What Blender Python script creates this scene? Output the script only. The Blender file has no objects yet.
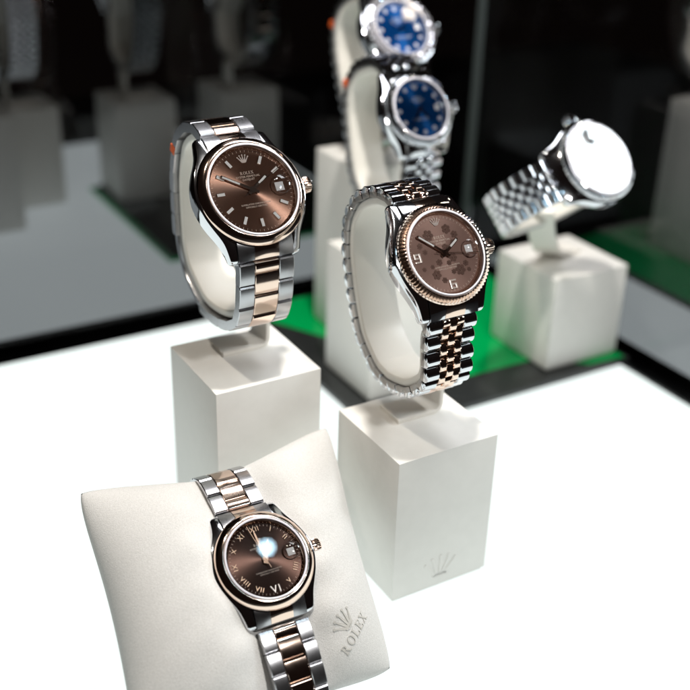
import bpy, bmesh, math, random
from mathutils import Vector, Matrix
random.seed(7)
K = 0.000883                      # one building unit in metres (the watches come out at 36 and 41 mm)
sc = bpy.context.scene
COL = sc.collection

# ------------------------------------------------------------------ camera
CAM = Vector((-215.088, -311.076, 319.351))
RIGHT = Vector((0.86297, -0.50453, 0.02701)); DOWN = Vector((-0.20996, -0.40673, -0.88910)); FWD = Vector((0.45956, 0.76159, -0.45692))
cd = bpy.data.cameras.new('camera'); cam = bpy.data.objects.new('camera', cd); COL.objects.link(cam)
cam.matrix_world = Matrix(((RIGHT.x, -DOWN.x, -FWD.x, CAM.x*K), (RIGHT.y, -DOWN.y, -FWD.y, CAM.y*K), (RIGHT.z, -DOWN.z, -FWD.z, CAM.z*K), (0, 0, 0, 1)))
cd.sensor_width = 36; cd.lens = 1110.71/690*36
cd.clip_start = 0.005; cd.clip_end = 20
cd.dof.use_dof = True; cd.dof.focus_distance = 436*K; cd.dof.aperture_fstop = 7.2
sc.camera = cam

# ------------------------------------------------------------------ world, lamps, exposure
w = bpy.data.worlds.new('World'); sc.world = w; w.use_nodes = True
w.node_tree.nodes['Background'].inputs[0].default_value = (0.0055, 0.0036, 0.0032, 1)
w.node_tree.nodes['Background'].inputs[1].default_value = 1.0
sc.view_settings.view_transform = 'Standard'; sc.view_settings.look = 'None'
sc.view_settings.exposure = 0.22; sc.view_settings.gamma = 1
TABLE_GLOW = 0.90

def lamp(name, loc, target, size, watts, col, shape='DISK', size_y=None, spread=180):
    d = bpy.data.lights.new(name, 'AREA'); d.shape = shape; d.size = size*K; d.energy = watts; d.color = col; d.spread = math.radians(spread)
    if size_y: d.size_y = size_y*K
    o = bpy.data.objects.new(name, d); COL.objects.link(o); o.location = Vector(loc)*K
    o.rotation_euler = (Vector(target)-Vector(loc)).to_track_quat('-Z', 'Y').to_euler()
    return o
lamp('ceiling_or_fill_spot', (25, 15, 620), (30, 60, 80), 30, 1.9, (1, 0.965, 0.91))
lamp('ceiling_panel', (543, -80, 450), (170, 88, 150), 160, 0.17, (0.88, 0.96, 1), 'RECTANGLE', 135, 60)
lamp('ceiling_or_fill_spot', (43, -125, 350), (-62, -5, 55), 13, 0.012, (0.55, 0.82, 1))
lamp('ceiling_or_fill_spot', (60, -330, 480), (10, 40, 120), 40, 0.8, (1, 0.98, 0.95))  # added front fill that brightens the dials, not a ceiling fixture
lamp('ceiling_or_fill_spot', (306, 107, 450), (132, 208, 204), 10, 0.006, (1, 0.86, 0.66))
lamp('added_highlight_strip', (150, 125, 560), (30, 60, 100), 300, 0.62, (0.97, 0.97, 1), 'RECTANGLE', 110)  # added strip without a known fixture, brightens lug tops and upper bracelets
lamp('ceiling_or_fill_spot', (-180, 90, 620), (-20, 60, 90), 26, 0.6, (1, 0.90, 0.78))

# ------------------------------------------------------------------ helpers
def V(*a): return Vector(a)
def mesh(name, verts, faces, mi=None, smooth=None):
    me = bpy.data.meshes.new(name); me.from_pydata([tuple(Vector(v)*K) for v in verts], [], faces); me.update()
    bm = bmesh.new(); bm.from_mesh(me); bmesh.ops.recalc_face_normals(bm, faces=bm.faces); bm.to_mesh(me); bm.free()
    if mi: me.polygons.foreach_set('material_index', mi)
    if smooth is not None:
        me.shade_smooth()
        if smooth < 180: me.set_sharp_from_angle(angle=math.radians(smooth))
    return me
def link(name, me, mat=None, parent=None, loc=None, rot=None):
    o = bpy.data.objects.new(name, me); COL.objects.link(o)
    if mat is not None and len(me.materials) == 0: me.materials.append(mat)
    if parent: o.parent = parent
    if loc is not None: o.location = Vector(loc)*K
    if rot is not None: o.rotation_euler = rot
    return o
def part(name, vf, mat, parent=None, smooth=None, loc=None, rot=None):
    return link(name, mesh(name, vf[0], vf[1], None, smooth), mat, parent, loc, rot)
def empty(name, loc, label, cat, group=None):
    o = bpy.data.objects.new(name, None); COL.objects.link(o); o.location = Vector(loc)*K; o.empty_display_size = 0.01
    tag(o, label, cat, group); return o
def tag(o, label, cat, group=None):
    o['label'] = label; o['category'] = cat
    if group: o['group'] = group
def struct(o): o['kind'] = 'structure'; return o
class Geo:                                    # gathers shapes into one vertex / face list
    def __init__(s): s.v = []; s.f = []
    def add(s, vf, m=None):
        b = len(s.v); s.v += [(m @ Vector(x) if m else Vector(x)) for x in vf[0]]; s.f += [tuple(i+b for i in f) for f in vf[1]]; return s
    def out(s): return s.v, s.f
def box(x0, x1, y0, y1, z0, z1):
    v = [(x, y, z) for z in (z0, z1) for y in (y0, y1) for x in (x0, x1)]
    return v, [(0, 2, 3, 1), (4, 5, 7, 6), (0, 1, 5, 4), (2, 6, 7, 3), (0, 4, 6, 2), (1, 3, 7, 5)]
def cbox(x0, x1, y0, y1, z0, z1, b):          # box with chamfered edges
    bm = bmesh.new(); vf = box(x0, x1, y0, y1, z0, z1); vs = [bm.verts.new(p) for p in vf[0]]
    for f in vf[1]: bm.faces.new([vs[i] for i in f])
    bmesh.ops.bevel(bm, geom=bm.edges[:], offset=b, segments=2, profile=0.6, affect='EDGES')
    bm.verts.index_update(); out = [v.co[:] for v in bm.verts], [tuple(v.index for v in f.verts) for f in bm.faces]; bm.free(); return out
def lathe(prof, n=64, mod=None):
    v = []; f = []; m = len(prof)
    for i in range(n):
        a = 2*math.pi*i/n; c, s = math.cos(a), math.sin(a)
        for j, (r, z) in enumerate(prof):
            if mod: r, z = mod(i, j, r, z)
            v.append((r*c, r*s, z))
    for i in range(n):
        k = (i+1) % n
        for j in range(m-1): f.append((i*m+j, k*m+j, k*m+j+1, i*m+j+1))
    return v, f
def disc(r, z, n=96): return [(r*math.cos(2*math.pi*i/n), r*math.sin(2*math.pi*i/n), z) for i in range(n)], [tuple(range(n))]
def prism(poly, z0, z1):
    n = len(poly); v = [(x, y, z0) for x, y in poly]+[(x, y, z1) for x, y in poly]
    return v, [tuple(range(n-1, -1, -1)), tuple(range(n, 2*n))]+[(i, (i+1) % n, n+(i+1) % n, n+i) for i in range(n)]
def spline(pts, closed=False, sub=10):        # Catmull-Rom in 2-D
    n = len(pts); out = []
    for i in range(n if closed else n-1):
        if closed: a, b, c, d = (Vector(pts[(i+k-1) % n]) for k in range(4))
        else: a, b, c, d = Vector(pts[max(i-1, 0)]), Vector(pts[i]), Vector(pts[i+1]), Vector(pts[min(i+2, n-1)])
        for k in range(sub):
            t = k/sub
            out.append(0.5*((2*b)+(c-a)*t+(2*a-5*b+4*c-d)*t*t+(3*b-a-3*c+d)*t**3))
    if not closed: out.append(Vector(pts[-1]))
    return out
class Path:
    def __init__(s, pts):
        s.p = pts; s.s = [0]
        for a, b in zip(pts, pts[1:]): s.s.append(s.s[-1]+(b-a).length)
        s.L = s.s[-1]
    def at(s, d):
        d = min(max(d, 0), s.L-1e-6)
        lo, hi = 0, len(s.s)-1
        while hi-lo > 1:
            m = (lo+hi)//2
            if s.s[m] <= d: lo = m
            else: hi = m
        t = (d-s.s[lo])/(s.s[hi]-s.s[lo]); return s.p[lo].lerp(s.p[hi], t), (s.p[hi]-s.p[lo]).normalized()
def strip(path, half_w, thick, closed=False, rnd=0.6, place=None, taper=None):
    """a band swept along a 2-D path; place(a, b, x) puts path plane coordinates and width into 3-D"""
    n = len(path); v = []; f = []
    r = rnd
    for i in range(n):
        a = path[(i-1) % n] if closed or i > 0 else path[i]; b = path[(i+1) % n] if closed or i < n-1 else path[i]
        t = (b-a).normalized(); nn = Vector((-t.y, t.x)); hw = half_w*(taper(i/(n-1)) if taper else 1)
        for x, o in ((-hw+r, 0), (hw-r, 0), (hw-0.3*r, -0.3*r), (hw, -r), (hw, -thick+r), (hw-0.3*r, -thick+0.3*r), (hw-r, -thick), (-hw+r, -thick), (-hw+0.3*r, -thick+0.3*r), (-hw, -thick+r), (-hw, -r), (-hw+0.3*r, -0.3*r)):
            q = path[i]+nn*o; v.append(place(q.x, q.y, x) if place else (x, q.x, q.y))
    m = 12
    for i in range(n if closed else n-1):
        k = (i+1) % n
        for j in range(m): f.append((i*m+j, i*m+(j+1) % m, k*m+(j+1) % m, k*m+j))
    if not closed: f.append(tuple(range(m))); f.append(tuple((n-1)*m+j for j in reversed(range(m))))
    return v, f

# ------------------------------------------------------------------ materials
def mat(name, col, rough=0.5, metal=0.0, **kw):
    m = bpy.data.materials.new(name); m.use_nodes = True; b = m.node_tree.nodes['Principled BSDF']
    b.inputs['Base Color'].default_value = (*col, 1); b.inputs['Roughness'].default_value = rough; b.inputs['Metallic'].default_value = metal
    for k, x in kw.items(): b.inputs[k.replace('_', ' ')].default_value = x
    return m
def noise_into(m, socket, lo, hi, scale, detail=4, bump=0.0, bscale=None, colour=None):
    nt = m.node_tree; b = nt.nodes['Principled BSDF']
    tc = nt.nodes.new('ShaderNodeTexCoord'); n = nt.nodes.new('ShaderNodeTexNoise'); n.inputs['Scale'].default_value = scale; n.inputs['Detail'].default_value = detail
    nt.links.new(tc.outputs['Object'], n.inputs['Vector'])
    if colour:
        r = nt.nodes.new('ShaderNodeValToRGB'); r.color_ramp.elements[0].position = 0.3; r.color_ramp.elements[1].position = 0.7
        r.color_ramp.elements[0].color = (*colour[0], 1); r.color_ramp.elements[1].color = (*colour[1], 1)
        nt.links.new(n.outputs['Fac'], r.inputs[0]); nt.links.new(r.outputs[0], b.inputs['Base Color'])
    if socket:
        mr = nt.nodes.new('ShaderNodeMapRange'); mr.inputs['To Min'].default_value = lo; mr.inputs['To Max'].default_value = hi
        nt.links.new(n.outputs['Fac'], mr.inputs['Value']); nt.links.new(mr.outputs[0], b.inputs[socket])
    if bump:
        n2 = nt.nodes.new('ShaderNodeTexNoise'); n2.inputs['Scale'].default_value = bscale or scale; n2.inputs['Detail'].default_value = 5
        nt.links.new(tc.outputs['Object'], n2.inputs['Vector'])
        bp = nt.nodes.new('ShaderNodeBump'); bp.inputs['Strength'].default_value = bump; bp.inputs['Distance'].default_value = 0.0003
        nt.links.new(n2.outputs['Fac'], bp.inputs['Height']); nt.links.new(bp.outputs[0], b.inputs['Normal'])
    return m
M = {}
M['steel'] = noise_into(mat('polished_steel', (0.72, 0.73, 0.76), 0.09, 1), 'Roughness', 0.06, 0.10, 300)
M['steel_brushed'] = noise_into(mat('satin_steel', (0.54, 0.54, 0.56), 0.26, 1), 'Roughness', 0.20, 0.26, 300)
M['gold'] = noise_into(mat('polished_rose_gold', (0.87, 0.68, 0.57), 0.1, 1), 'Roughness', 0.07, 0.12, 300)
M['gold_pale'] = mat('pale_rose_gold', (0.92, 0.74, 0.62), 0.12, 1)
M['gold_bezel'] = mat('fluted_rose_gold', (0.86, 0.70, 0.61), 0.12, 1)
M['gold_dull'] = mat('satin_rose_gold', (0.55, 0.38, 0.28), 0.4, 0.8)
M['link_side'] = mat('satin_link_side', (0.36, 0.33, 0.31), 0.3, 1)
M['dark_steel'] = mat('hinge_steel', (0.40, 0.36, 0.33), 0.32, 1)
M['cream'] = noise_into(mat('cream_plastic', (0.86, 0.83, 0.765), 0.42), 'Roughness', 0.36, 0.48, 300)
M['block'] = noise_into(mat('cream_block_lacquer', (0.70, 0.675, 0.62), 0.5), 'Roughness', 0.42, 0.56, 200, bump=0.04, bscale=2500, colour=((0.79, 0.775, 0.735), (0.82, 0.805, 0.765)))
M['suede'] = noise_into(mat('suede', (0.66, 0.635, 0.59), 0.95, 0, Sheen_Weight=0.25), None, 0, 0, 2200, 6, bump=0.5, bscale=2600, colour=((0.55, 0.54, 0.52), (0.66, 0.65, 0.63)))
M['suede_print'] = mat('pressed_suede_print', (0.50, 0.485, 0.45), 0.8)
M['black'] = mat('black_matte', (0.012, 0.012, 0.014), 0.6)
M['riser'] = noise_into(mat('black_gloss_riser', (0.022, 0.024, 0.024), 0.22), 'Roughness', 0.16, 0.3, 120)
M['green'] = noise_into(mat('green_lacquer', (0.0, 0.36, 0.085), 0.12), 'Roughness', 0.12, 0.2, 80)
M['trim'] = mat('smoked_edge', (0.05, 0.06, 0.06), 0.3)
M['mirror_glow'] = mat('mirrored_table_glow', (0.42, 0.45, 0.46), 0.55, 0, Emission_Color=(0.88, 0.97, 1, 1), Emission_Strength=0.72)  # glow stands in for the lit table mirrored in the glass
M['dark_green'] = mat('green_edge_acrylic', (0.0, 0.55, 0.16), 0.3)
M['gasket'] = mat('crystal_gasket', (0.66, 0.645, 0.69), 0.16)
M['white'] = mat('date_white', (0.8, 0.8, 0.8), 0.4)
M['print'] = mat('pale_print', (0.78, 0.66, 0.56), 0.4)
M['print_blue'] = mat('white_print', (0.75, 0.8, 0.86), 0.4)
M['orange'] = mat('orange_film', (0.75, 0.12, 0.02), 0.4)
M['lume'] = mat('lume', (0.92, 0.92, 0.9), 0.3)
M['gem'] = mat('diamond', (0.82, 0.81, 0.86), 0.07, 0.8)
M['gem_marker'] = mat('stone_marker', (0.88, 0.88, 0.92), 0.12, 0.15)
M['applique_gold'] = mat('gold_applique', (0.80, 0.56, 0.40), 0.3, 0.6)
M['applique'] = mat('bright_applique', (0.92, 0.82, 0.76), 0.3, 0.45)
def dial_mat(name, col, rough=0.3, aniso=0.85, metal=0.75):
    m = mat(name, col, rough, metal, Anisotropic=aniso); nt = m.node_tree; b = nt.nodes['Principled BSDF']
    t = nt.nodes.new('ShaderNodeTangent'); t.direction_type = 'RADIAL'; t.axis = 'Z'; nt.links.new(t.outputs[0], b.inputs['Tangent']); return m
M['dial_brown'] = dial_mat('brown_sunray_dial', (0.24, 0.13, 0.09), 0.26, 0.9)
M['dial_choc'] = dial_mat('chocolate_sunray_dial', (0.055, 0.026, 0.018), 0.26, 0.85)
M['dial_flower'] = dial_mat('brown_dial', (0.27, 0.165, 0.135), 0.42, 0.4, 0.5)
M['flower'] = mat('dark_brown_relief', (0.17, 0.10, 0.08), 0.35, 0.7)
M['dial_blue'] = dial_mat('blue_sunray_dial', (0.002, 0.085, 0.30), 0.3, 0.8)
M['dial_grey'] = dial_mat('silver_sunray_dial', (0.5, 0.55, 0.58), 0.35, 0.8)
def glass(name, rough=0.0, ior=1.5, tint=1.0):
    m = bpy.data.materials.new(name); m.use_nodes = True; nt = m.node_tree; nt.nodes.clear()
    o = nt.nodes.new('ShaderNodeOutputMaterial'); mx = nt.nodes.new('ShaderNodeMixShader'); t = nt.nodes.new('ShaderNodeBsdfTransparent'); g = nt.nodes.new('ShaderNodeBsdfGlossy'); fr = nt.nodes.new('ShaderNodeFresnel')
    fr.inputs['IOR'].default_value = ior; t.inputs[0].default_value = (tint, tint, tint, 1); g.inputs['Roughness'].default_value = rough
    nt.links.new(fr.outputs[0], mx.inputs[0]); nt.links.new(t.outputs[0], mx.inputs[1]); nt.links.new(g.outputs[0], mx.inputs[2]); nt.links.new(mx.outputs[0], o.inputs[0]); return m
M['smoked'] = glass('smoked_glass', 0.0, 1.22, 0.52)
M['crystal'] = glass('sapphire_crystal', 0.0, 1.6)
M['lens'] = glass('magnifier_glass', 0.0, 1.65)
def table_mat():
    m = bpy.data.materials.new('opal_light_panel'); m.use_nodes = True; b = m.node_tree.nodes['Principled BSDF']
    b.inputs['Base Color'].default_value = (0.07, 0.085, 0.08, 1); b.inputs['Roughness'].default_value = 0.4
    b.inputs['Emission Color'].default_value = (0.925, 1.0, 0.98, 1); b.inputs['Emission Strength'].default_value = TABLE_GLOW; return m
M['table'] = table_mat()

# ------------------------------------------------------------------ the setting
o = struct(part('light_table', box(-620, 244.5, -170, 293, -8, -0.5), M['black']))
part('glowing_panel', box(-619.6, 244.2, -169.6, 292.7, -0.45, 0), M['table'], o)
struct(part('case_floor', box(-900, 900, -500, 900, -14, -9), M['black']))
struct(part('rear_glass', box(-700, 257, 305, 308, -8.9, 520), M['smoked']))
struct(part('side_glass', box(257, 260, 72, 304.9, -8.9, 300), M['smoked']))
o = struct(part('rear_mirror_table', box(-420, 244, 325, 700, -8.9, -0.5), M['black'])); part('mirror_glow_panel', box(-419.7, 243.7, 325.3, 699.7, -0.45, 0), M['mirror_glow'], o)  # added table imitating the light table's reflection in the rear glass
o = struct(part('side_mirror_table', box(271, 343, 30, 298, -8.9, -0.5), M['black'])); part('mirror_glow_panel', box(271.3, 342.7, 30.3, 297.7, -0.45, 0), M['mirror_glow'], o)  # added likewise for the reflection in the side glass
o = part('corner_trim', box(252.8, 256.8, 300.8, 304.8, -8.9, 520), M['trim']); tag(o, 'thin dark vertical trim where the two smoked glass walls meet', 'trim')

# low riser with the green top
rz = 4.0
r = empty('display_riser', (160, 205, 0), 'low black riser slab with a bright green top, under three white stands', 'riser')
def rel(vf, c): return [Vector(v)-Vector(c) for v in vf[0]], vf[1]
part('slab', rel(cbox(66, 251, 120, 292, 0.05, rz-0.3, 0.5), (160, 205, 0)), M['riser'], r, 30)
gp = [(70, 289), (70, 278), (104, 216), (104, 150), (128, 147), (197, 145), (222, 124), (248, 122), (248, 289)]  # slanted outline leaves out the dark wedge: shade built into the shape
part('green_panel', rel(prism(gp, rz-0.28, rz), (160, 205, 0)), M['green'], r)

# ------------------------------------------------------------------ lettering and emblems
def crown_emblem(h, z0, z1):                  # five fingered coronet, h tall, origin at its base centre
    g = Geo(); s = h/10.0
    for a, ln in ((-33, 7.6), (-16, 8.8), (0, 9.2), (16, 8.8), (33, 7.6)):
        c, sn = math.cos(math.radians(90-a)), math.sin(math.radians(90-a)); px, py = -sn, c
        bx = a/33*2.2
        def P(u, wd): return ((bx+c*u+px*wd)*s, (1.2+sn*u*0.86+py*wd)*s)
        g.add(prism([P(-0.6, -0.75), P(ln-0.7, -0.28), P(ln-0.7, 0.28), P(-0.6, 0.75)], z0, z1))
        cx, cy = P(ln-0.2, 0)
        g.add(prism([(cx+0.72*s*math.cos(t*math.pi/4), cy+0.72*s*math.sin(t*math.pi/4)) for t in range(8)], z0, z1*1.05))
    ring = [(3.1*s*math.cos(t*math.pi/8), 0.9*s+0.95*s*math.sin(t*math.pi/8)) for t in range(16)]; inn = [(x*0.66, 0.9*s+(y-0.9*s)*0.45) for x, y in ring]
    v = [(x, y, z) for z in (z0, z1) for x, y in ring+inn]; f = []
    for i in range(16):
        k = (i+1) % 16; f += [(32+i, 32+k, 48+k, 48+i), (i, k, 32+k, 32+i), (16+k, 16+i, 48+i, 48+k)]
    return g.add((v, f)).out()
def serif_word(word, h, z0, z1, gap=0.22):    # capitals with thick and thin strokes and slab serifs, baseline origin, centred
    g = Geo(); x = 0.0; th, tn, se = 0.17, 0.07, 0.06
    def q(p): return [((a+x)*h, b*h) for a, b in p]
    def bar(x0, y0, x1, y1): g.add(prism(q([(x0, y0), (x1, y0), (x1, y1), (x0, y1)]), z0, z1))
    def dia(xa, xb, wd, y0=0.0, y1=1.0): g.add(prism(q([(xa, y0), (xa+wd, y0), (xb+wd, y1), (xb, y1)]), z0, z1))
    def arc(cx, cy, rx, ry, a0, a1, t0, t1, n=14):
        v = []; f = []
        for i in range(n+1):
            a = math.radians(a0+(a1-a0)*i/n); t = t0+(t1-t0)*abs(math.cos(a))
            for rx_, ry_ in ((rx, ry), (rx-t, ry-t0)):
                for z in (z0, z1): v.append(((cx+x+rx_*math.cos(a))*h, (cy+ry_*math.sin(a))*h, z))
        for i in range(n):
            b = i*4; c = b+4; f += [(b+1, c+1, c+3, b+3), (b, c, c+1, b+1), (b+2, b+3, c+3, c+2)]
        g.add((v, f))
    for ch in word:
        if ch == 'R':
            bar(0.08, 0, 0.08+th, 1); bar(0, 0, 0.34, se); bar(0, 1-se, 0.34, 1); arc(0.30, 0.74, 0.32, 0.26, -90, 90, tn, th); bar(0.2, 0.48, 0.31, 0.48+tn); dia(0.62, 0.28, th, 0, 0.5); bar(0.56, 0, 0.88, se); x += 0.86
        elif ch == 'O': arc(0.45, 0.5, 0.45, 0.52, 0, 360, tn, th, 28); x += 0.9
        elif ch == 'L': bar(0.08, 0, 0.08+th, 1); bar(0, 1-se, 0.34, 1); bar(0, 0, 0.68, tn); bar(0.62, 0, 0.68, 0.26); x += 0.68
        elif ch == 'E': bar(0.08, 0, 0.08+th, 1); bar(0, 0, 0.68, tn); bar(0, 1-tn, 0.64, 1); bar(0.62, 0, 0.68, 0.26); bar(0.58, 0.76, 0.64, 1); bar(0.2, 0.48, 0.5, 0.48+tn); bar(0.46, 0.38, 0.51, 0.64); x += 0.68
        elif ch == 'X': dia(0.62, 0.06, th); dia(0.06, 0.68, tn); bar(0, 0, 0.28, se); bar(0.52, 0, 0.9, se); bar(0, 1-se, 0.34, 1); bar(0.56, 1-se, 0.86, 1); x += 0.88
        x += gap
    wd = (x-gap)*h; return [Vector((v[0]-wd/2, v[1], v[2])) for v in g.v], g.f
def text_vf(body, size, extrude, spacing=1.0):          # built-in face, turned into a mesh
    c = bpy.data.curves.new('t', 'FONT'); c.body = body; c.size = size; c.extrude = extrude; c.align_x = 'CENTER'; c.align_y = 'CENTER'; c.resolution_u = 2; c.space_character = spacing
    o = bpy.data.objects.new('t', c); COL.objects.link(o); dg = bpy.context.evaluated_depsgraph_get(); me = bpy.data.meshes.new_from_object(o.evaluated_get(dg))
    out = [v.co[:] for v in me.vertices], [tuple(p.vertices) for p in me.polygons]
    bpy.data.objects.remove(o); bpy.data.curves.remove(c); bpy.data.meshes.remove(me); return out
def T(x=0, y=0, z=0, rz=0, s=1): return Matrix.Translation((x, y, z)) @ Matrix.Rotation(rz, 4, 'Z') @ Matrix.Scale(s, 4)

# ------------------------------------------------------------------ watch building
def oyster_link(x0, x1, ln, th, crown):
    """bar from x0 to x1, ln long along the bracelet, slightly crowned across, chamfered"""
    v = []; f = []; prof = [(-0.5, -th), (-0.5, -0.9), (-0.44, -0.32), (-0.3, -0.1), (0, 0), (0.3, -0.1), (0.44, -0.32), (0.5, -0.9), (0.5, -th)]
    xs = [(x0, 0.35), (x0+0.3, 0.0), (x1-0.3, 0.0), (x1, 0.35)]
    for x, dz in xs:
        for a, z in prof: v.append((x, a*ln*(0.985 if dz else 1), max(z*crown-dz, -th)))
    m = len(prof)
    for i in range(3):
        for j in range(m): f.append((i*m+j, i*m+(j+1) % m, (i+1)*m+(j+1) % m, (i+1)*m+j))
    f.append(tuple(range(m))); f.append(tuple(3*m+j for j in reversed(range(m)))); return v, f
def round_link(x0, x1, ln, th, side=None):
    """half-round bead of the five-row bracelet on a square body"""
    n = 9; v = []; f = []; mi = []; base = -0.40*ln
    prof = [(-0.42, -th)]+[(-0.5*math.cos(math.pi*k/n), base+0.40*ln*math.sin(math.pi*k/n)) for k in range(n+1)]+[(0.42, -th)]
    for x, s in ((x0, 0.86), (x0+0.35, 1.0), (x1-0.35, 1.0), (x1, 0.86)):
        for a, z in prof: v.append((x, a*ln*(s if z > -th else 1), base+(z-base)*s if z > -th else z))
    m = len(prof)
    for i in range(3):
        for j in range(m): f.append((i*m+j, i*m+(j+1) % m, (i+1)*m+(j+1) % m, (i+1)*m+j)); mi.append(0)
    for o in (0, 3*m):
        f.append(tuple(o+k for k in range(1, m-1))); mi.append(0)
        f.append((o, o+1, o+m-2, o+m-1)); mi.append(1)
    return v, f, mi

LOOP = [(37.7, 17.7), (49.1, 11.7), (55.3, 4.6), (59.2, -4), (59.7, -16), (58, -25), (53.3, -40), (46, -54.7), (33.7, -64.8), (25.9, -67.4), (18.4, -67.8), (4.4, -64.2), (-6.7, -55.9), (-10.1, -49), (-10.1, -41.6), (-9.6, -34)]
def to_local(pts, th):
    s, c = math.sin(th), math.cos(th); return [(dy*s+dz*c, -dy*c+dz*s) for dy, dz in pts]
def case_vf(Rb, L, wb):
    g = Geo(); Rc = Rb+0.35; n = 44
    for sx in (-1, 1):
        v = []; f = []
        for i in range(n+1):
            y = L*math.sin(math.pi/2*(-1+2*i/n)); s = abs(y)/L
            tip = max(0, (s-0.95)/0.05); ci = math.sqrt(max(Rc*Rc-y*y, 1)); li = wb+3.2+(1-s)*5.6; xo = (ci**10+li**10)**(1/10)-0.6*tip*tip; xi = wb+0.12+0.25*tip*tip
            zt = -0.9-4.8*s**2.6-0.6*tip*tip; zb = -9.3-1.8*s**2+0.9*tip*tip; ch = 0.9
            for x, z in ((xi, zt), (xo-ch, zt), (xo-0.25, zt-0.3), (xo, zt-ch), (xo+0.12, (zt+zb)/2), (xo-0.2, zb+1.4), (xo-1.0, zb+0.5), (xo-1.9, zb), (xi, zb)): v.append((sx*x, y, z))
        m = 9
        for i in range(n):
            for j in range(m): f.append((i*m+j, i*m+(j+1) % m, (i+1)*m+(j+1) % m, (i+1)*m+j))
        f.append(tuple(range(m))); f.append(tuple(n*m+j for j in reversed(range(m)))); g.add((v, f))
    g.add(lathe([(0.01, -10.8), (Rb-5, -10.8), (Rb-3.4, -10.0), (Rb-1.6, -8.6), (Rb-1.2, -0.85), (0.01, -0.85)], 72)); return g.out()
def end_link_vf(Rb, L, wb, x0, x1, up=0.0, steep=False):
    v = []; f = []; n = 8; m = 7
    for i in range(n+1):
        x = x0+(x1-x0)*i/n; y0 = math.sqrt(max((Rb-1.4)**2-x*x, 1)); y1 = L+0.3
        for j in range(m):
            t = j/(m-1); y = y0+(y1-y0)*t; v.append((x, y, -1.7-3.6*t**1.7+up if not steep else -1.7-4.6*t**0.8+up))
        for y in (y1-0.1, y0): v.append((x, y, -8.2))
    k = m+2
    for i in range(n):
        for j in range(k): f.append((i*k+j, i*k+(j+1) % k, (i+1)*k+(j+1) % k, (i+1)*k+j))
    f.append(tuple(range(k))); f.append(tuple(n*k+j for j in reversed(range(k)))); return v, f
def hand(root, name, ang, ln, tail, wd, z, m, lume=None, pointed=False):
    g = Geo()
    if pointed: poly = [(-wd*0.35, -tail), (wd*0.35, -tail), (wd*0.5, 0), (wd*0.3, ln*0.8), (0, ln), (-wd*0.3, ln*0.8), (-wd*0.5, 0)]
    else: poly = [(-wd/2, -tail), (wd/2, -tail), (wd/2, ln-wd*0.4), (0, ln), (-wd/2, ln-wd*0.4)]
    g.add(prism(poly, z, z+0.22)); g.add(prism([(wd*0.95*math.cos(t*math.pi/8), wd*0.95*math.sin(t*math.pi/8)) for t in range(16)], z-0.02, z+0.26))
    o = part(name, g.out(), m, root, rot=(0, 0, -ang))
    if lume: part('luminous_insert', prism([(-wd*0.3, lume[0]), (wd*0.3, lume[0]), (wd*0.3, lume[1]), (-wd*0.3, lume[1])], z+0.225, z+0.29), M['lume'], o)
    return o

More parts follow.
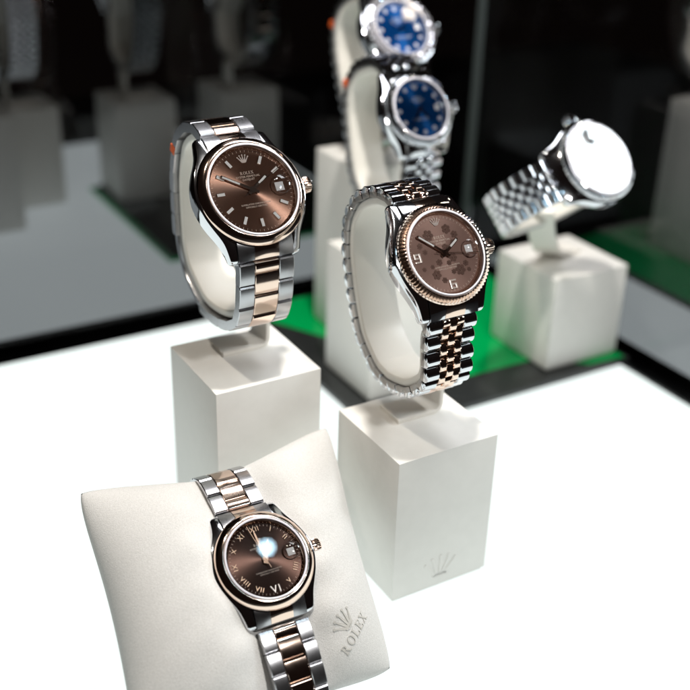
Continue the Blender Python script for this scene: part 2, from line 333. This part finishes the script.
def watch(W):
    th = math.radians(W['th']); psi = math.radians(W.get('psi', 0)); rho = math.radians(W.get('rho', 0))
    u = V(math.cos(psi), math.sin(psi), 0); h = u.cross(V(0, 0, 1)); n = h*math.cos(th)+V(0, 0, 1)*math.sin(th); v = n.cross(u)
    a3 = u*math.cos(rho)+v*math.sin(rho); a12 = -u*math.sin(rho)+v*math.cos(rho)
    R = Matrix((a3, a12, n)).transposed()
    root = empty('wristwatch', W['C'], W['label'], 'watch', None)
    root.rotation_mode = 'QUATERNION'; root.rotation_quaternion = R.to_quaternion()
    MW = Matrix.Translation(W['C']) @ R.to_4x4()
    Rr, Rb, wb, L, rm = W['rr'], W['Rb'], W['wb'], W['L'], W['rm']; rd = Rr-1.9
    st, go = M['steel'], M['gold']; bez = W.get('bez_mat', go); two = W.get('two', go)
    part('case', case_vf(Rb, L, wb), st, root, 32)
    # bezel
    zc = 1.9
    if W['bezel'] == 'smooth':
        pr = [(Rr+0.1, zc-1.2), (Rr+0.1, zc), (Rr+0.35, zc+0.22), (Rr+0.8, zc+0.2), (Rr+(Rb-Rr)*0.5, zc-0.35), (Rb-0.75, zc-1.35), (Rb-0.25, zc-1.9), (Rb, zc-2.5), (Rb-0.1, zc-2.85), (Rb-2, zc-2.85)]
        part('bezel', lathe(pr, 128), bez, root, 50)
    elif W['bezel'] == 'fluted':
        nf = W.get('flutes', 80); sub = 2; amp = (0, 0, 0, 1.0, 1.7, 1.4, 0.3, 0, 0)
        pr = [(Rr+0.1, zc-1.2), (Rr+0.1, zc), (Rr+0.5, zc+0.18), (Rr+0.9, zc+0.05), (Rr+(Rb-Rr)*0.55, zc-0.6), (Rb-0.45, zc-1.75), (Rb-0.3, zc-2.2), (Rb-0.1, zc-2.85), (Rb-2, zc-2.85)]
        def mod(i, j, r, z):
            t = abs(((i % sub)/sub)*2-1); d = amp[j]*(t-0.5); return r+d*0.55, z+d*0.8
        part('bezel', lathe(pr, nf*sub, mod), bez, root, 12)
    else:                                      # gem-set
        pr = [(Rr+0.1, zc-1.2), (Rr+0.1, zc), (Rr+0.4, zc+0.1), (Rb-0.5, zc-1.2), (Rb-0.1, zc-2.85), (Rb-2, zc-2.85)]
        bz = part('bezel', lathe(pr, 96), st, root, 40)
        rg_ = (Rr+Rb)/2; ng = 36; gr = (Rb-Rr)*0.42; gm = None
        for i in range(ng):
            a = 2*math.pi*i/ng
            if gm is None:
                vv = [(gr*math.cos(t*math.pi/4), gr*math.sin(t*math.pi/4), 0) for t in range(8)]+[(gr*0.55*math.cos((t+.5)*math.pi/4), gr*0.55*math.sin((t+.5)*math.pi/4), gr*0.45) for t in range(8)]
                ff = [tuple(range(8, 16))]+[(t, (t+1) % 8, 8+t) for t in range(8)]+[((t+1) % 8, 8+(t+1) % 8, 8+t) for t in range(8)]
                gm = mesh('gem', vv, ff); gm.materials.append(M['gem'])
            o = link('gem', gm, None, bz, (rg_*math.cos(a), rg_*math.sin(a), zc-0.62)); o.rotation_euler = (0, 0.35, a)
            o.rotation_euler = (Matrix.Rotation(a, 3, 'Z') @ Matrix.Rotation(0.33, 3, 'Y')).to_euler()
    # ring of crystal edge, rehaut, dial
    part('crystal_gasket', lathe([(Rr-0.75, zc-0.35), (Rr-0.7, zc+0.5), (Rr-0.25, zc+0.62), (Rr+0.08, zc+0.4), (Rr+0.08, zc-0.5)], 128), M['gasket'], root, 40)
    part('inner_ring', lathe([(Rr-0.1, zc-0.4), (Rr-0.75, zc-0.45), (rd+0.15, 0.08), (rd+0.1, -0.4)], 128), W.get('rehaut', M['gold']), root, 40)
    dial = part('dial', disc(rd+0.2, 0.0), W['dial'], root)
    tr = Geo()
    for i in range(60):
        a = 2*math.pi*i/60; wd = 0.09 if i % 5 else 0.16
        tr.add(box(-wd/2, wd/2, rd-1.0, rd-0.25, 0.01, 0.035), Matrix.Rotation(a, 4, 'Z'))
    pm = W.get('print', M['print']); part('minute_track', tr.out(), pm, dial)
    lt = Geo(); k = rd/17.4
    lt.add(serif_word('ROLEX', 1.25*k, 0.01, 0.05, 0.16), T(0, 7.0*k)); lt.add(text_vf('OYSTER PERPETUAL', 1.18*k, 0.02), T(0, 6.0*k, 0.03)); lt.add(text_vf('DATEJUST', 1.18*k, 0.02), T(0, 4.75*k, 0.03))
    lt.add(text_vf('SUPERLATIVE CHRONOMETER', 0.95*k, 0.02), T(0, -5.6*k, 0.03)); lt.add(text_vf('OFFICIALLY CERTIFIED', 0.95*k, 0.02), T(0, -6.7*k, 0.03))
    part('dial_lettering', lt.out(), pm, dial)
    rom = W['markers'] == 'roman'
    part('coronet_emblem', crown_emblem((2.0 if rom else 3.7)*k, 0.01, 0.4), W.get('marker_mat', M['applique']), dial, loc=(0, 8.6*k if rom else rm-1.9*k, 0))
    part('date_window', box(rm-3.4*k, rm+0.3*k, -1.8*k, 1.8*k, 0.01, 0.08), M['white'], dial)
    mm = W.get('marker_mat', M['gold_pale']); kind = W['markers']
    if kind == 'baton':
        bm_ = mesh('hour_marker', *cbox(-0.8*k, 0.8*k, -1.85*k, 1.85*k, 0.01, 0.62, 0.16)); bm_.materials.append(mm)
        for hh in (1, 2, 4, 5, 6, 7, 8, 9, 10, 11):
            a = hh*math.pi/6; o = link('hour_marker', bm_, None, dial, (rm*math.sin(a), rm*math.cos(a), 0), (0, 0, -a))
            part('luminous_insert', box(-0.6*k, 0.6*k, -1.65*k, 1.65*k, 0.6, 0.66), M['lume'], o) if True else None
    elif kind == 'gem':
        vv = [(1.4*k*math.cos(t*math.pi/4), 1.4*k*math.sin(t*math.pi/4), 0) for t in range(8)]+[(1.45*k*math.cos(t*math.pi/4), 1.45*k*math.sin(t*math.pi/4), 0.5) for t in range(8)]+[(0.8*k*math.cos((t+.5)*math.pi/4), 0.8*k*math.sin((t+.5)*math.pi/4), 1.0) for t in range(8)]
        ff = [(t, (t+1) % 8, 8+(t+1) % 8, 8+t) for t in range(8)]+[tuple(range(16, 24))]+[(8+t, 8+(t+1) % 8, 16+t) for t in range(8)]+[(8+(t+1) % 8, 16+(t+1) % 8, 16+t) for t in range(8)]
        gm = mesh('hour_marker', vv, ff); gm.materials.append(M['gem_marker'])
        for hh in (1, 2, 4, 5, 6, 7, 8, 9, 10, 11):
            a = hh*math.pi/6; link('hour_marker', gm, None, dial, (rm*math.sin(a), rm*math.cos(a), 0.01), (0, 0, -a))
    elif kind == 'roman':
        for hh, s in ((12, 'XII'), (1, 'I'), (2, 'II'), (4, 'IIII'), (5, 'V'), (6, 'VI'), (7, 'VII'), (8, 'VIII'), (9, 'IX'), (10, 'X'), (11, 'XI')):
            a = hh*math.pi/6; flip = math.pi if hh in (4, 5, 6, 7, 8) else 0
            part('hour_numeral', text_vf(s, (5.0 if hh == 6 else 3.1)*k, 0.22*(1.6 if hh == 6 else 1), 1.22), M['applique'] if hh == 6 else M['applique_gold'], dial, loc=(rm*math.sin(a), rm*math.cos(a), 0.24), rot=(0, 0, -a+flip))
    elif kind == 'floral':
        for hh, s in ((9, '9'), (6, '6')):
            a = hh*math.pi/6; nb = Geo(); 
            fr_ = [(-1.7, -2.1, 1.7, -1.3), (-1.7, -0.4, 1.7, 0.4), (-1.7, 1.3, 1.7, 2.1)]
            for x0, y0, x1, y1 in fr_: nb.add(cbox(x0*k, x1*k, y0*k, y1*k, 0.01, 0.7, 0.15))
            if s == '6': nb.add(cbox(-1.75*k, -0.85*k, -2.1*k, 2.1*k, 0.01, 0.72, 0.15)); nb.add(cbox(0.85*k, 1.75*k, -2.1*k, 0.4*k, 0.01, 0.71, 0.15))
            else: nb.add(cbox(0.85*k, 1.75*k, -2.1*k, 2.1*k, 0.01, 0.72, 0.15)); nb.add(cbox(-1.75*k, -0.85*k, -0.4*k, 2.1*k, 0.01, 0.71, 0.15))
            part('hour_numeral', nb.out(), M['applique'], dial, loc=((rm-0.6)*math.sin(a), (rm-0.6)*math.cos(a), 0))
        pet = Geo()
        for q in range(6):
            a = q*math.pi/3; pet.add(prism([(1.15*math.cos(a)+0.62*math.cos(t*math.pi/4), 1.15*math.sin(a)+0.62*math.sin(t*math.pi/4)) for t in range(8)], 0.01, 0.16+0.01*(q % 2)))
        pet.add(prism([(0.5*math.cos(t*math.pi/4), 0.5*math.sin(t*math.pi/4)) for t in range(8)], 0.01, 0.26))
        fm = mesh('flower', *pet.out()); fm.materials.append(M['flower'])
        for x, y, s in ((-5.4, 9.2, 1.5), (4.6, 10.6, 1.3), (8.0, 7.6, 1.0), (-11, 5.2, 0.8), (-9.2, 2.2, 0.7), (1.5, 2.6, 1.0), (6.2, 4.2, 0.8), (-6.6, -8.6, 1.3), (-3.4, -11.6, 0.8), (6.0, -8.4, 1.5), (9.6, -6.0, 0.8), (4.0, -2.4, 1.2), (-3.6, -3.4, 0.9), (-7.6, -4.8, 0.6), (11.6, -2.8, 0.6), (2.4, -8.6, 0.7), (-12, -5.2, 0.6), (1.2, -4.4, 0.7), (10.4, -9.0, 0.6)):
            o = link('flower', fm, None, dial, (x*k, y*k, 0)); o.scale = (s*k, s*k, 1); o.rotation_euler.z = x
    hm, hs, hh = W['time']; hl = W.get('hand_mat', M['gold_pale'])
    hand(root, 'hour_hand', hh*math.pi/6, rm*0.68, 2.2*k, 1.5*k, 0.75, hl, None if W.get('plain') else (rm*0.3, rm*0.62), W.get('plain', False))
    hand(root, 'minute_hand', hm*math.pi/30, rm*1.04, 2.6*k, 1.3*k, 1.05, hl, None if W.get('plain') else (rm*0.42, rm*0.97), W.get('plain', False))
    hand(root, 'second_hand', hs*math.pi/30, rm*1.16, 5.0*k, 0.26*k, 1.35, hl)
    # crystal and magnifier
    part('crystal', lathe([(0.01, zc+0.62), (Rr*0.5, zc+0.61), (Rr-0.75, zc+0.56)], 96), M['crystal'], root, 60)
    cr = 4.0*k; pr = [(0.01, 1.17)]+[(cr*math.sin(t*math.pi/16), 0.02+1.15*math.cos(t*math.pi/16)) for t in range(1, 9)]
    part('date_magnifier', lathe(pr, 40), M['lens'], root, 50, loc=(rm-1.4*k, 0, zc+0.64))
    # winding crown with ribbed rim
    def rib(i, j, r, z): return (r*(1 if i % 2 else 0.93) if 2 <= j <= 4 else r, z)
    wc = part('winding_crown', lathe([(0.01, 0), (1.4, 0), (2.7, 0.5), (2.9, 1.6), (2.7, 3.2), (2.2, 3.6), (0.01, 3.75)], 48, rib), W.get('crown_mat', bez), root, 28, loc=(Rb+0.5, 0, -3.9), rot=(0, math.pi/2, 0)); wc.scale = (1.2, 1.2, 1.15)
    part('crown_tube', lathe([(0.01, -3), (2.0, -3), (2.0, 0.3), (0.01, 0.3)], 24), st, wc, 40)
    part('coronet_emblem', crown_emblem(2.4, 3.7, 3.95), st, wc, loc=(0, -1.0, 0))
    # end links
    ew = wb-0.05; cw = wb*(0.44 if W['bracelet'] == 'oyster' else 0.40)
    for fl in (0, math.pi):
        e = part('end_link', end_link_vf(Rb, L, wb, -ew, ew, 0.0, W.get('steep', False)), M['steel_brushed'] if W['bracelet'] == 'oyster' else st, root, 35, rot=(0, 0, fl))
        part('end_link_centre', end_link_vf(Rb, L, wb, -cw, cw, 0.35, W.get('steep', False)), two, e, 35)
    # bracelet
    lp = W.get('loop') or to_local(LOOP, math.radians(36.2)); dl = L+1.4
    ctrl = [(dl, -5.4)]+([(31.5*W.get('ls', 1), -10.4)] if not W.get('loop') else [])+[(a*(W.get('ls', 1) if a > 0 else W.get('ln', 1)), b) for a, b in lp]+[(-dl, -5.4)]
    dense = spline(ctrl, False, 12); P = Path(dense)
    thick = 4.4 if W['bracelet'] == 'oyster' else 5.0
    def inner(off): 
        out = []
        for i, q in enumerate(dense):
            a = dense[max(i-1, 0)]; b = dense[min(i+1, len(dense)-1)]; t = (b-a).normalized(); out.append(q-Vector((-t.y, t.x))*off)
        return out
    br = part('bracelet', strip(inner(3.0), wb*0.55, 1.2, False, 0.25), M['dark_steel'], root, 40)
    c0, c1 = W.get('clasp', (2, 2))
    pitch = W['pitch']; nrow = max(4, round(P.L/pitch)); pitch = P.L/nrow
    def put(name, me, d, sx):
        q, t = P.at(d); o = link(name, me, None, br, (0, q.x, q.y), (math.atan2(t.y, t.x), 0, 0)); o.scale = (sx, 1, 1); return o
    if W['bracelet'] == 'oyster':
        cwx = wb*0.44
        ol = mesh('outer_link', *oyster_link(cwx+0.12, wb, pitch*0.955, thick, 1.0), smooth=24); ol.materials.append(M['steel_brushed'])
        orr = mesh('outer_link', *oyster_link(-wb, -cwx-0.12, pitch*0.955, thick, 1.0), smooth=24); orr.materials.append(M['steel_brushed'])
        cl = mesh('centre_link', *oyster_link(-cwx, cwx, pitch*0.955, thick, 1.15), smooth=24); cl.materials.append(two)
        for i in range(nrow):
            f = (i+0.5)/nrow
            if c0 <= f <= c1: continue
            sx = 1-0.03*math.sin(math.pi*f); put('outer_link', ol, (i+0.5)*pitch, sx); put('outer_link', orr, (i+0.5)*pitch, sx)
            if i < nrow-1: put('centre_link', cl, (i+1.0)*pitch, sx)
        hl_ = mesh('centre_link', *oyster_link(-cwx, cwx, pitch*0.47, thick, 1.15), smooth=24); hl_.materials.append(two)
        for d in (0.26*pitch, P.L-0.26*pitch): put('centre_link', hl_, d, 1.0)
    else:
        a, b = wb*0.44, wb*0.147
        ms = [mesh('outer_link', *round_link(a+0.1, wb, pitch*0.97, thick), smooth=40), mesh('outer_link', *round_link(-wb, -a-0.1, pitch*0.97, thick), smooth=40)]
        for x in ms: x.materials.append(st); x.materials.append(M['link_side'])
        sd = [mesh('bead_link', *round_link(b+0.08, a-0.05, pitch*0.95, thick), smooth=40), mesh('bead_link', *round_link(-a+0.05, -b-0.08, pitch*0.95, thick), smooth=40)]
        for x in sd: x.materials.append(two); x.materials.append(two)
        md = mesh('bead_link', *round_link(-b, b, pitch*0.95, thick), smooth=40); md.materials.append(W.get('mid_mat', two)); md.materials.append(two)
        for i in range(nrow):
            f = (i+0.5)/nrow; sx = 1-0.03*math.sin(math.pi*f)
            for x in ms: put('outer_link', x, (i+0.5)*pitch, sx)
            put('bead_link', md, (i+0.5)*pitch, sx)
            if i < nrow-1:
                for x in sd: put('bead_link', x, (i+1.0)*pitch, sx)
        for x0, x1 in ((b+0.08, a-0.05), (-a+0.05, -b-0.08)):
            hb = mesh('bead_link', *round_link(x0, x1, pitch*0.5, thick), smooth=40); hb.materials.append(two); hb.materials.append(two)
            for d in (0.24*pitch, P.L-0.24*pitch): put('bead_link', hb, d, 1.0)
    if c1 < 1.5:
        i0, i1 = [max(range(len(dense)), key=lambda k: -abs(P.s[k]-c*P.L)) for c in (c0, c1)]
        cp = part('clasp', strip(dense[i0:i1+1], wb*0.88, 2.6, False, 0.5), M['steel_brushed'], root, 35)
        q, t = P.at(c1*P.L); part('clasp_lip', cbox(-wb*0.9, wb*0.9, -2.6, 2.6, -3.2, 0.5, 0.5), st, cp, 30, loc=(0, q.x, q.y), rot=(math.atan2(t.y, t.x), 0, 0))
    if W.get('sticker'):
        q, t = P.at(W['sticker']*P.L); part('orange_film_tab', box(-wb-0.1, -wb+1.0, -1.7, 1.7, -3.9, 0.1), M['orange'], root, loc=(0, q.x, q.y), rot=(math.atan2(t.y, t.x), 0, 0))
    return root, MW, inner, P, dl

def stand(name, C0, C1, z0, z1, label, emblem=None):
    """cream block standing on z0; C0 / C1 are opposite corners"""
    cx, cy = (C0[0]+C1[0])/2, (C0[1]+C1[1])/2
    root = empty(name, (cx, cy, z0), label, 'display stand', 'cream watch display stands'); hx, hy = (C1[0]-C0[0])/2, (C1[1]-C0[1])/2
    b = part('block', cbox(-hx, hx, -hy, hy, 1.6, z1-z0, 0.55), M['block'], root, 30)
    part('block_foot', box(-hx+1.2, hx-1.2, -hy+1.2, hy-1.2, 0.02, 1.7), M['block'], root)
    return root, b, V(cx, cy, z0)
def collar(root, base, MW, inner, half=9.8, thick=3.4):
    p = [q for q in inner(5.0)]; p = p[6:-6]; e = p[-1]; s = p[0]
    p += [Vector((e.x*0.55, -11.6)), Vector((0, -11.7)), Vector((s.x*0.55, -11.6))]
    p = spline(p[::4], True, 5)
    vf = strip(p, half, thick, True, 0.9, lambda a, b, x: (MW @ V(x, a, b))-base)
    part('collar_ring', vf, M['cream'], root, 50); return [(MW @ V(0, q.x, q.y)) for q in p]
def bracket(root, base, xc, yc, ztop, zring, hy=7.6):
    def arc(cx, cz, r, a0, a1): return [Vector((cx+r*math.cos(math.radians(a0+(a1-a0)*i/6)), cz+r*math.sin(math.radians(a0+(a1-a0)*i/6)))) for i in range(7)]
    p = [Vector((-10.5, ztop+2.0)), Vector((0, ztop+2.0))]+arc(8, ztop+4.6, 2.6, -90, 0)+arc(8, zring-2.6, 2.6, 0, 90)+[Vector((0, zring)), Vector((-6.5, zring))]
    vf = strip(p, hy, 2.0, False, 0.35, lambda a, b, x: V(xc+a, yc+x, b)-base)
    # the sweep runs with its thickness to the right of travel (outwards): lift by that much
    part('bracket', vf, M['cream'], root, 40)

# A: brown sunray dial, three-row bracelet
wA = dict(C=(-31, 69, 171.1), th=39.1, rr=19.3, Rb=22.9, wb=12.2, L=26.5, rm=13.75, bezel='smooth', dial=M['dial_brown'], markers='baton', bracelet='oyster', pitch=10.4,
          time=(50.2, 10.2, 1.85), clasp=(0.40, 0.63), sticker=0.205, label='watch with plain brown sunray dial, baton markers and smooth rose gold bezel',
          loop=to_local([(29, 20.4), (39.5, 19.0), (50.2, 11.6), (55.1, 2.1), (58, -9.2), (58.3, -20), (58, -31), (56.5, -42), (50.5, -52.5), (40, -59.5), (28.5, -64), (15, -63.6), (1.5, -60.3), (-7.5, -55), (-11.8, -46), (-13.2, -34)], math.radians(39.1)))
sA, bA, baseA = stand('display_stand', (-54.2, 57.8), (-4.2, 107.2), 0, 89.4, 'cream block stand with collar, leaned on by the suede pillow')
root, MW, inner, P, dl = watch(wA); rA = root; pts = collar(sA, baseA, MW, inner); zr = min(q.z for q in pts)
bracket(sA, baseA, -27, 94, 89.4, zr-2.2)
# B: floral dial, five-row bracelet
wB = dict(C=(22.5, 10.8, 155.7), th=36.2, rr=17.25, Rb=20.4, wb=11.3, L=24, rm=13.0, bezel='fluted', bez_mat=M['gold_bezel'], dial=M['dial_flower'], markers='floral', bracelet='jubilee', pitch=6.9,
          time=(51.5, 16.5, 1.9), hand_mat=M['gold'], label='watch with brown flower patterned dial, fluted rose gold bezel and two-tone five-row bracelet')
sB, bB, baseB = stand('display_stand', (0, 0), (50, 49.3), 0, 71.9, 'cream block stand with an embossed coronet low on its front')
root, MW, inner, P, dl = watch(wB); rB = root; pts = collar(sB, baseB, MW, inner); zr = min(q.z for q in pts)
bracket(sB, baseB, 27, 34, 71.9, zr-2.2)
ce = part('embossed_coronet', crown_emblem(12.5, -0.3, 0.22), M['block'], bB, loc=(24.8-25, -49.3/2-0.0, 5.6), rot=(math.pi/2, 0, 0))
# F: lower blue watch
wF = dict(C=(102.2, 148.5, 168.9), th=32.2, rr=16.05, Rb=19.6, wb=10.8, L=22.6, rm=11.95, bezel='fluted', bez_mat=M['steel'], two=M['steel'], rehaut=M['steel'], dial=M['dial_blue'], markers='gem', bracelet='jubilee', pitch=6.9,
          print=M['print_blue'], marker_mat=M['gem_marker'], hand_mat=M['steel'], plain=True, time=(37.5, 36, 4.6), sticker=0.25, label='steel watch with blue dial, stone hour markers and fluted steel bezel')
sF, bF, baseF = stand('display_stand', (78, 147), (128, 197), rz, 84, 'cream block stand on the green riser, holding the fluted steel blue watch')
root, MW, inner, P, dl = watch(wF); rF = root; pts = collar(sF, baseF, MW, inner); zr = min(q.z for q in pts)
bracket(sF, baseF, 102, 176, 84, zr-2.2)
# G: upper blue watch with stone-set bezel
wG = dict(C=(124.2, 202.9, 197.2), th=40.1, rr=16.4, Rb=21.9, wb=10.8, L=24.5, rm=12.2, bezel='gems', bez_mat=M['steel'], two=M['steel'], rehaut=M['steel'], dial=M['dial_blue'], markers='gem', bracelet='jubilee', pitch=6.9,
          print=M['print_blue'], marker_mat=M['gem_marker'], hand_mat=M['steel'], plain=True, time=(8, 20, 10.2), sticker=0.25, label='watch with blue dial and a bezel set with clear stones')
sG, bG, baseG = stand('display_stand', (104, 208), (154, 258), rz, 118, 'tallest cream block stand, directly behind the other blue watch')
root, MW, inner, P, dl = watch(wG); rG = root; pts = collar(sG, baseG, MW, inner); zr = min(q.z for q in pts)
bracket(sG, baseG, 126, 236, 118, zr-2.2)
# D: watch turned on its side, crystal catching the ceiling panel
wD = dict(C=(170.3, 88.0, 150.3), th=42, psi=2.7, rho=97, ls=1.12, ln=0.8, steep=True, rr=19.7, Rb=22.3, wb=11.3, L=25, rm=13.6, bezel='fluted', bez_mat=M['steel'], dial=M['dial_grey'], markers='baton', bracelet='jubilee', pitch=7.2, two=M['steel'],
          time=(52, 20, 10.2), label='watch turned sideways whose crystal is filled by a white reflection')
sD, bD, baseD = stand('display_stand', (191.5, 129), (246.5, 183.5), rz, 63, 'squat cream block stand with a leaning collar, on the green riser')
root, MW, inner, P, dl = watch(wD); rD = root; pts = collar(sD, baseD, MW, inner, 10.5)
def stem(pts3, half, thick):
    g = []; f = []; n = len(pts3); wdir = V(0.75, -0.66, 0).normalized()
    for i, q in enumerate(pts3):
        t = (pts3[min(i+1, n-1)]-pts3[max(i-1, 0)]).normalized(); w_ = (wdir-t*wdir.dot(t)).normalized(); nn = t.cross(w_)
        for a, b in ((-1, -1), (1, -1), (1, 1), (-1, 1)): g.append(q+w_*a*half+nn*b*thick/2-baseD)
    for i in range(n-1):
        for j in range(4): f.append((i*4+j, i*4+(j+1) % 4, (i+1)*4+(j+1) % 4, (i+1)*4+j))
    f += [(0, 1, 2, 3), tuple(range(4*n-1, 4*n-5, -1))]; return g, f
sx = [spline([(168, 124), (176, 131), (190, 143), (206, 155), (220, 161), (232, 163.5)], False, 5), spline([(0, 112), (1, 102), (2, 84), (3, 69.5), (4, 65.2), (5, 64.2)], False, 5)]
part('stem', stem([V(a.x, a.y, b.y) for a, b in zip(*sx)], 7.5, 2.4), M['cream'], sD, 40)

# ------------------------------------------------------------------ pillow and its watch
EC = V(-64.8, -8.0, 53.8)
wE = dict(C=EC, th=54.3, psi=-1.9, rr=16.15, Rb=19.6, wb=10.4, L=22.8, rm=12.2, bezel='smooth', dial=M['dial_choc'], markers='roman', bracelet='oyster', pitch=8.6, time=(59.3, 58, 0.9), plain=True, hand_mat=M['gold_dull'],
          loop=[(30.5, -7.4), (37.5, -9.8), (42.5, -14), (45.5, -21), (45, -29), (40, -36), (28, -40), (10, -41), (-12, -41), (-34, -38), (-50, -32), (-58, -24), (-57, -16), (-49, -10.5), (-38, -7.0)], label='watch with dark roman numeral dial strapped around the suede pillow')
root, MW, inner, P, dl = watch(wE); rE = root
PC = [V(-57, 55.5, 0), V(58, 56, 0), V(43, -54.5, 0), V(-64, -54, 0)]       # seam corners in the watch's plane: TL TR BR BL
MID = -21.0
def pillow_pt(a, b, side):                      # a, b in -1..1
    t = (a+1)/2; s = (1-b)/2
    top = PC[0].lerp(PC[1], t); bot = PC[3].lerp(PC[2], t); q = top.lerp(bot, s)
    c = V(-5, 0, 0)
    pull = 0.075*((1-a*a)*b*b*b*b+(1-b*b)*a*a*a*a); q = q.lerp(c, pull*0.9)
    q = q.lerp(c, 0.06*(abs(a*b))**6)
    if b > 0: q.y -= 10.5*b*b*(1-min(1, math.sqrt((q.x+1)**2+16)/58))
    e = max(0.0, (1-abs(a)**2.4))*max(0.0, (1-abs(b)**2.4)); hgt = 23.5*e**0.62
    x = q.x; g = math.exp(-abs(x/17.0)**2.6)
    if side > 0:
        lim = 9.0+2.0*math.exp(-(q.y/20)**2); hgt = hgt*(1-g)+min(hgt, lim if abs(q.y) < 26 else max(lim-(abs(q.y)-26)*0.28, 2))*g
        hgt += (0.35*math.sin(a*5.1+b*3.7)+0.55*math.exp(-((abs(q.x)-19)/8)**2)*math.sin(q.y*0.33+q.x*0.12+1)+0.25*math.sin(q.x*0.21-q.y*0.4))*e
    else:
        hgt = hgt*(1-g*0.25)
    return V(q.x, q.y, MID+side*hgt)
N = 72; v = []; f = []; idx = {}
par = [-math.cos(math.pi*i/N)*0.35+(-1+2*i/N)*0.65 for i in range(N+1)]
base_p = MW @ V(-5, -52, MID-6); base_p.z = 0
for side in (1, -1):
    for i in range(N+1):
        for j in range(N+1):
            edge = i in (0, N) or j in (0, N)
            if edge and side < 0: idx[side, i, j] = idx[1, i, j]; continue
            idx[side, i, j] = len(v); v.append((MW @ pillow_pt(par[i], par[j], side))-base_p)
    for i in range(N):
        for j in range(N): f.append((idx[side, i, j], idx[side, i+1, j], idx[side, i+1, j+1], idx[side, i, j+1]))
for q in v: q.z = max(q.z, 0.05)
pil = part('pillow', (v, f), M['suede'], None, 180); pil.location = base_p*K
tag(pil, 'cream suede pillow leaning on a block with a watch strapped around it', 'pillow')
# pressed mark on the pillow: coronet and lettering laid on its surface
def surf(x, y):
    best = None; a = b = 0.0
    for _ in range(30):
        q = pillow_pt(a, b, 1); ex, ey = x-q.x, y-q.y; a = min(max(a+ex/52, -0.99), 0.99); b = min(max(b+ey/52, -0.99), 0.99)
    return pillow_pt(a, b, 1).z
def on_pillow(vf, x, y, ang):
    c, s = math.cos(ang), math.sin(ang); out = []
    for q in vf[0]:
        X, Y = x+q[0]*c-q[1]*s, y+q[0]*s+q[1]*c; out.append((MW @ V(X, Y, surf(X, Y)+q[2]))-base_p)
    return out, vf[1]
part('pressed_lettering', on_pillow(serif_word('ROLEX', 3.6, 0.0, 0.3, 0.2), 28, -37, math.radians(41)), M['suede_print'], pil)
part('pressed_coronet', on_pillow(crown_emblem(7.5, 0.0, 0.3), 25.5, -33, math.radians(41)), M['suede_print'], pil)

# ------------------------------------------------------------------ added displays standing in for reflections in the smoked glass
nr = empty('display_riser', (150, 481, 0), 'stand-in for the reflected riser, dark slab with a green rim on the dim table beyond the rear glass', 'riser')
part('green_base', rel(box(59, 236, 393, 569, 0.05, 2.4), (150, 481, 0)), M['dark_green'], nr)
part('slab', rel(box(64, 232, 397, 565, 2.45, 4.4), (150, 481, 0)), M['riser'], nr)
nr = empty('display_riser', (430, 220, 0), 'stand-in for the reflected riser, green topped slab beyond the side glass', 'riser')
part('slab', rel(box(344, 520, 120, 290, -8.8, 3.7), (430, 220, 0)), M['riser'], nr)
part('green_panel', rel(box(345, 518, 150, 289, 3.72, 4.0), (430, 220, 0)), M['dark_green'], nr)
def copy_tree(src, parent=None):
    c = src.copy(); COL.objects.link(c); c.parent = parent
    for ch in src.children: copy_tree(ch, c)
    return c
from mathutils import Quaternion
TURN = Quaternion((0, 0, 1), math.pi)
def mirror_stand_in(st, wt, x, y, z, sl, wl, sg, wg):
    a = copy_tree(st); c = V(x, y, z)*K; a.location = c; a.rotation_euler = (0, 0, math.pi); a['label'] = sl; a['group'] = sg
    b = copy_tree(wt); b.location = c+TURN @ (wt.location-st.location); b.rotation_quaternion = TURN @ wt.rotation_quaternion; b['label'] = wl; b['group'] = wg
for st, wt, x, y, z, wh in ((sA, rA, -39, 526, 0, 'on the bare dim table, nearer the rear glass'), (sF, rF, 7, 571, 0, 'on the bare dim table, farther from the rear glass'),
                            (sF, rF, 93, 540, 4.4, 'at the free corner of the dark green-rimmed slab'), (sA, rA, 168, 505, 4.4, 'in the middle of the dark green-rimmed slab')):
    mirror_stand_in(st, wt, x, y, z, 'stand-in for a reflected stand '+wh, 'stand-in for a reflected watch '+wh, 'reflected stands imitated on the dim rear table', 'reflected watches imitated on the dim rear table')
mirror_stand_in(sG, rG, 419, 228, 4, 'stand-in for a reflected tall block stand, on the green slab beyond the side glass', 'stand-in for a reflected watch seen from behind, beyond the side glass', 'reflected stands imitated beyond the side glass', 'reflected watches imitated beyond the side glass')
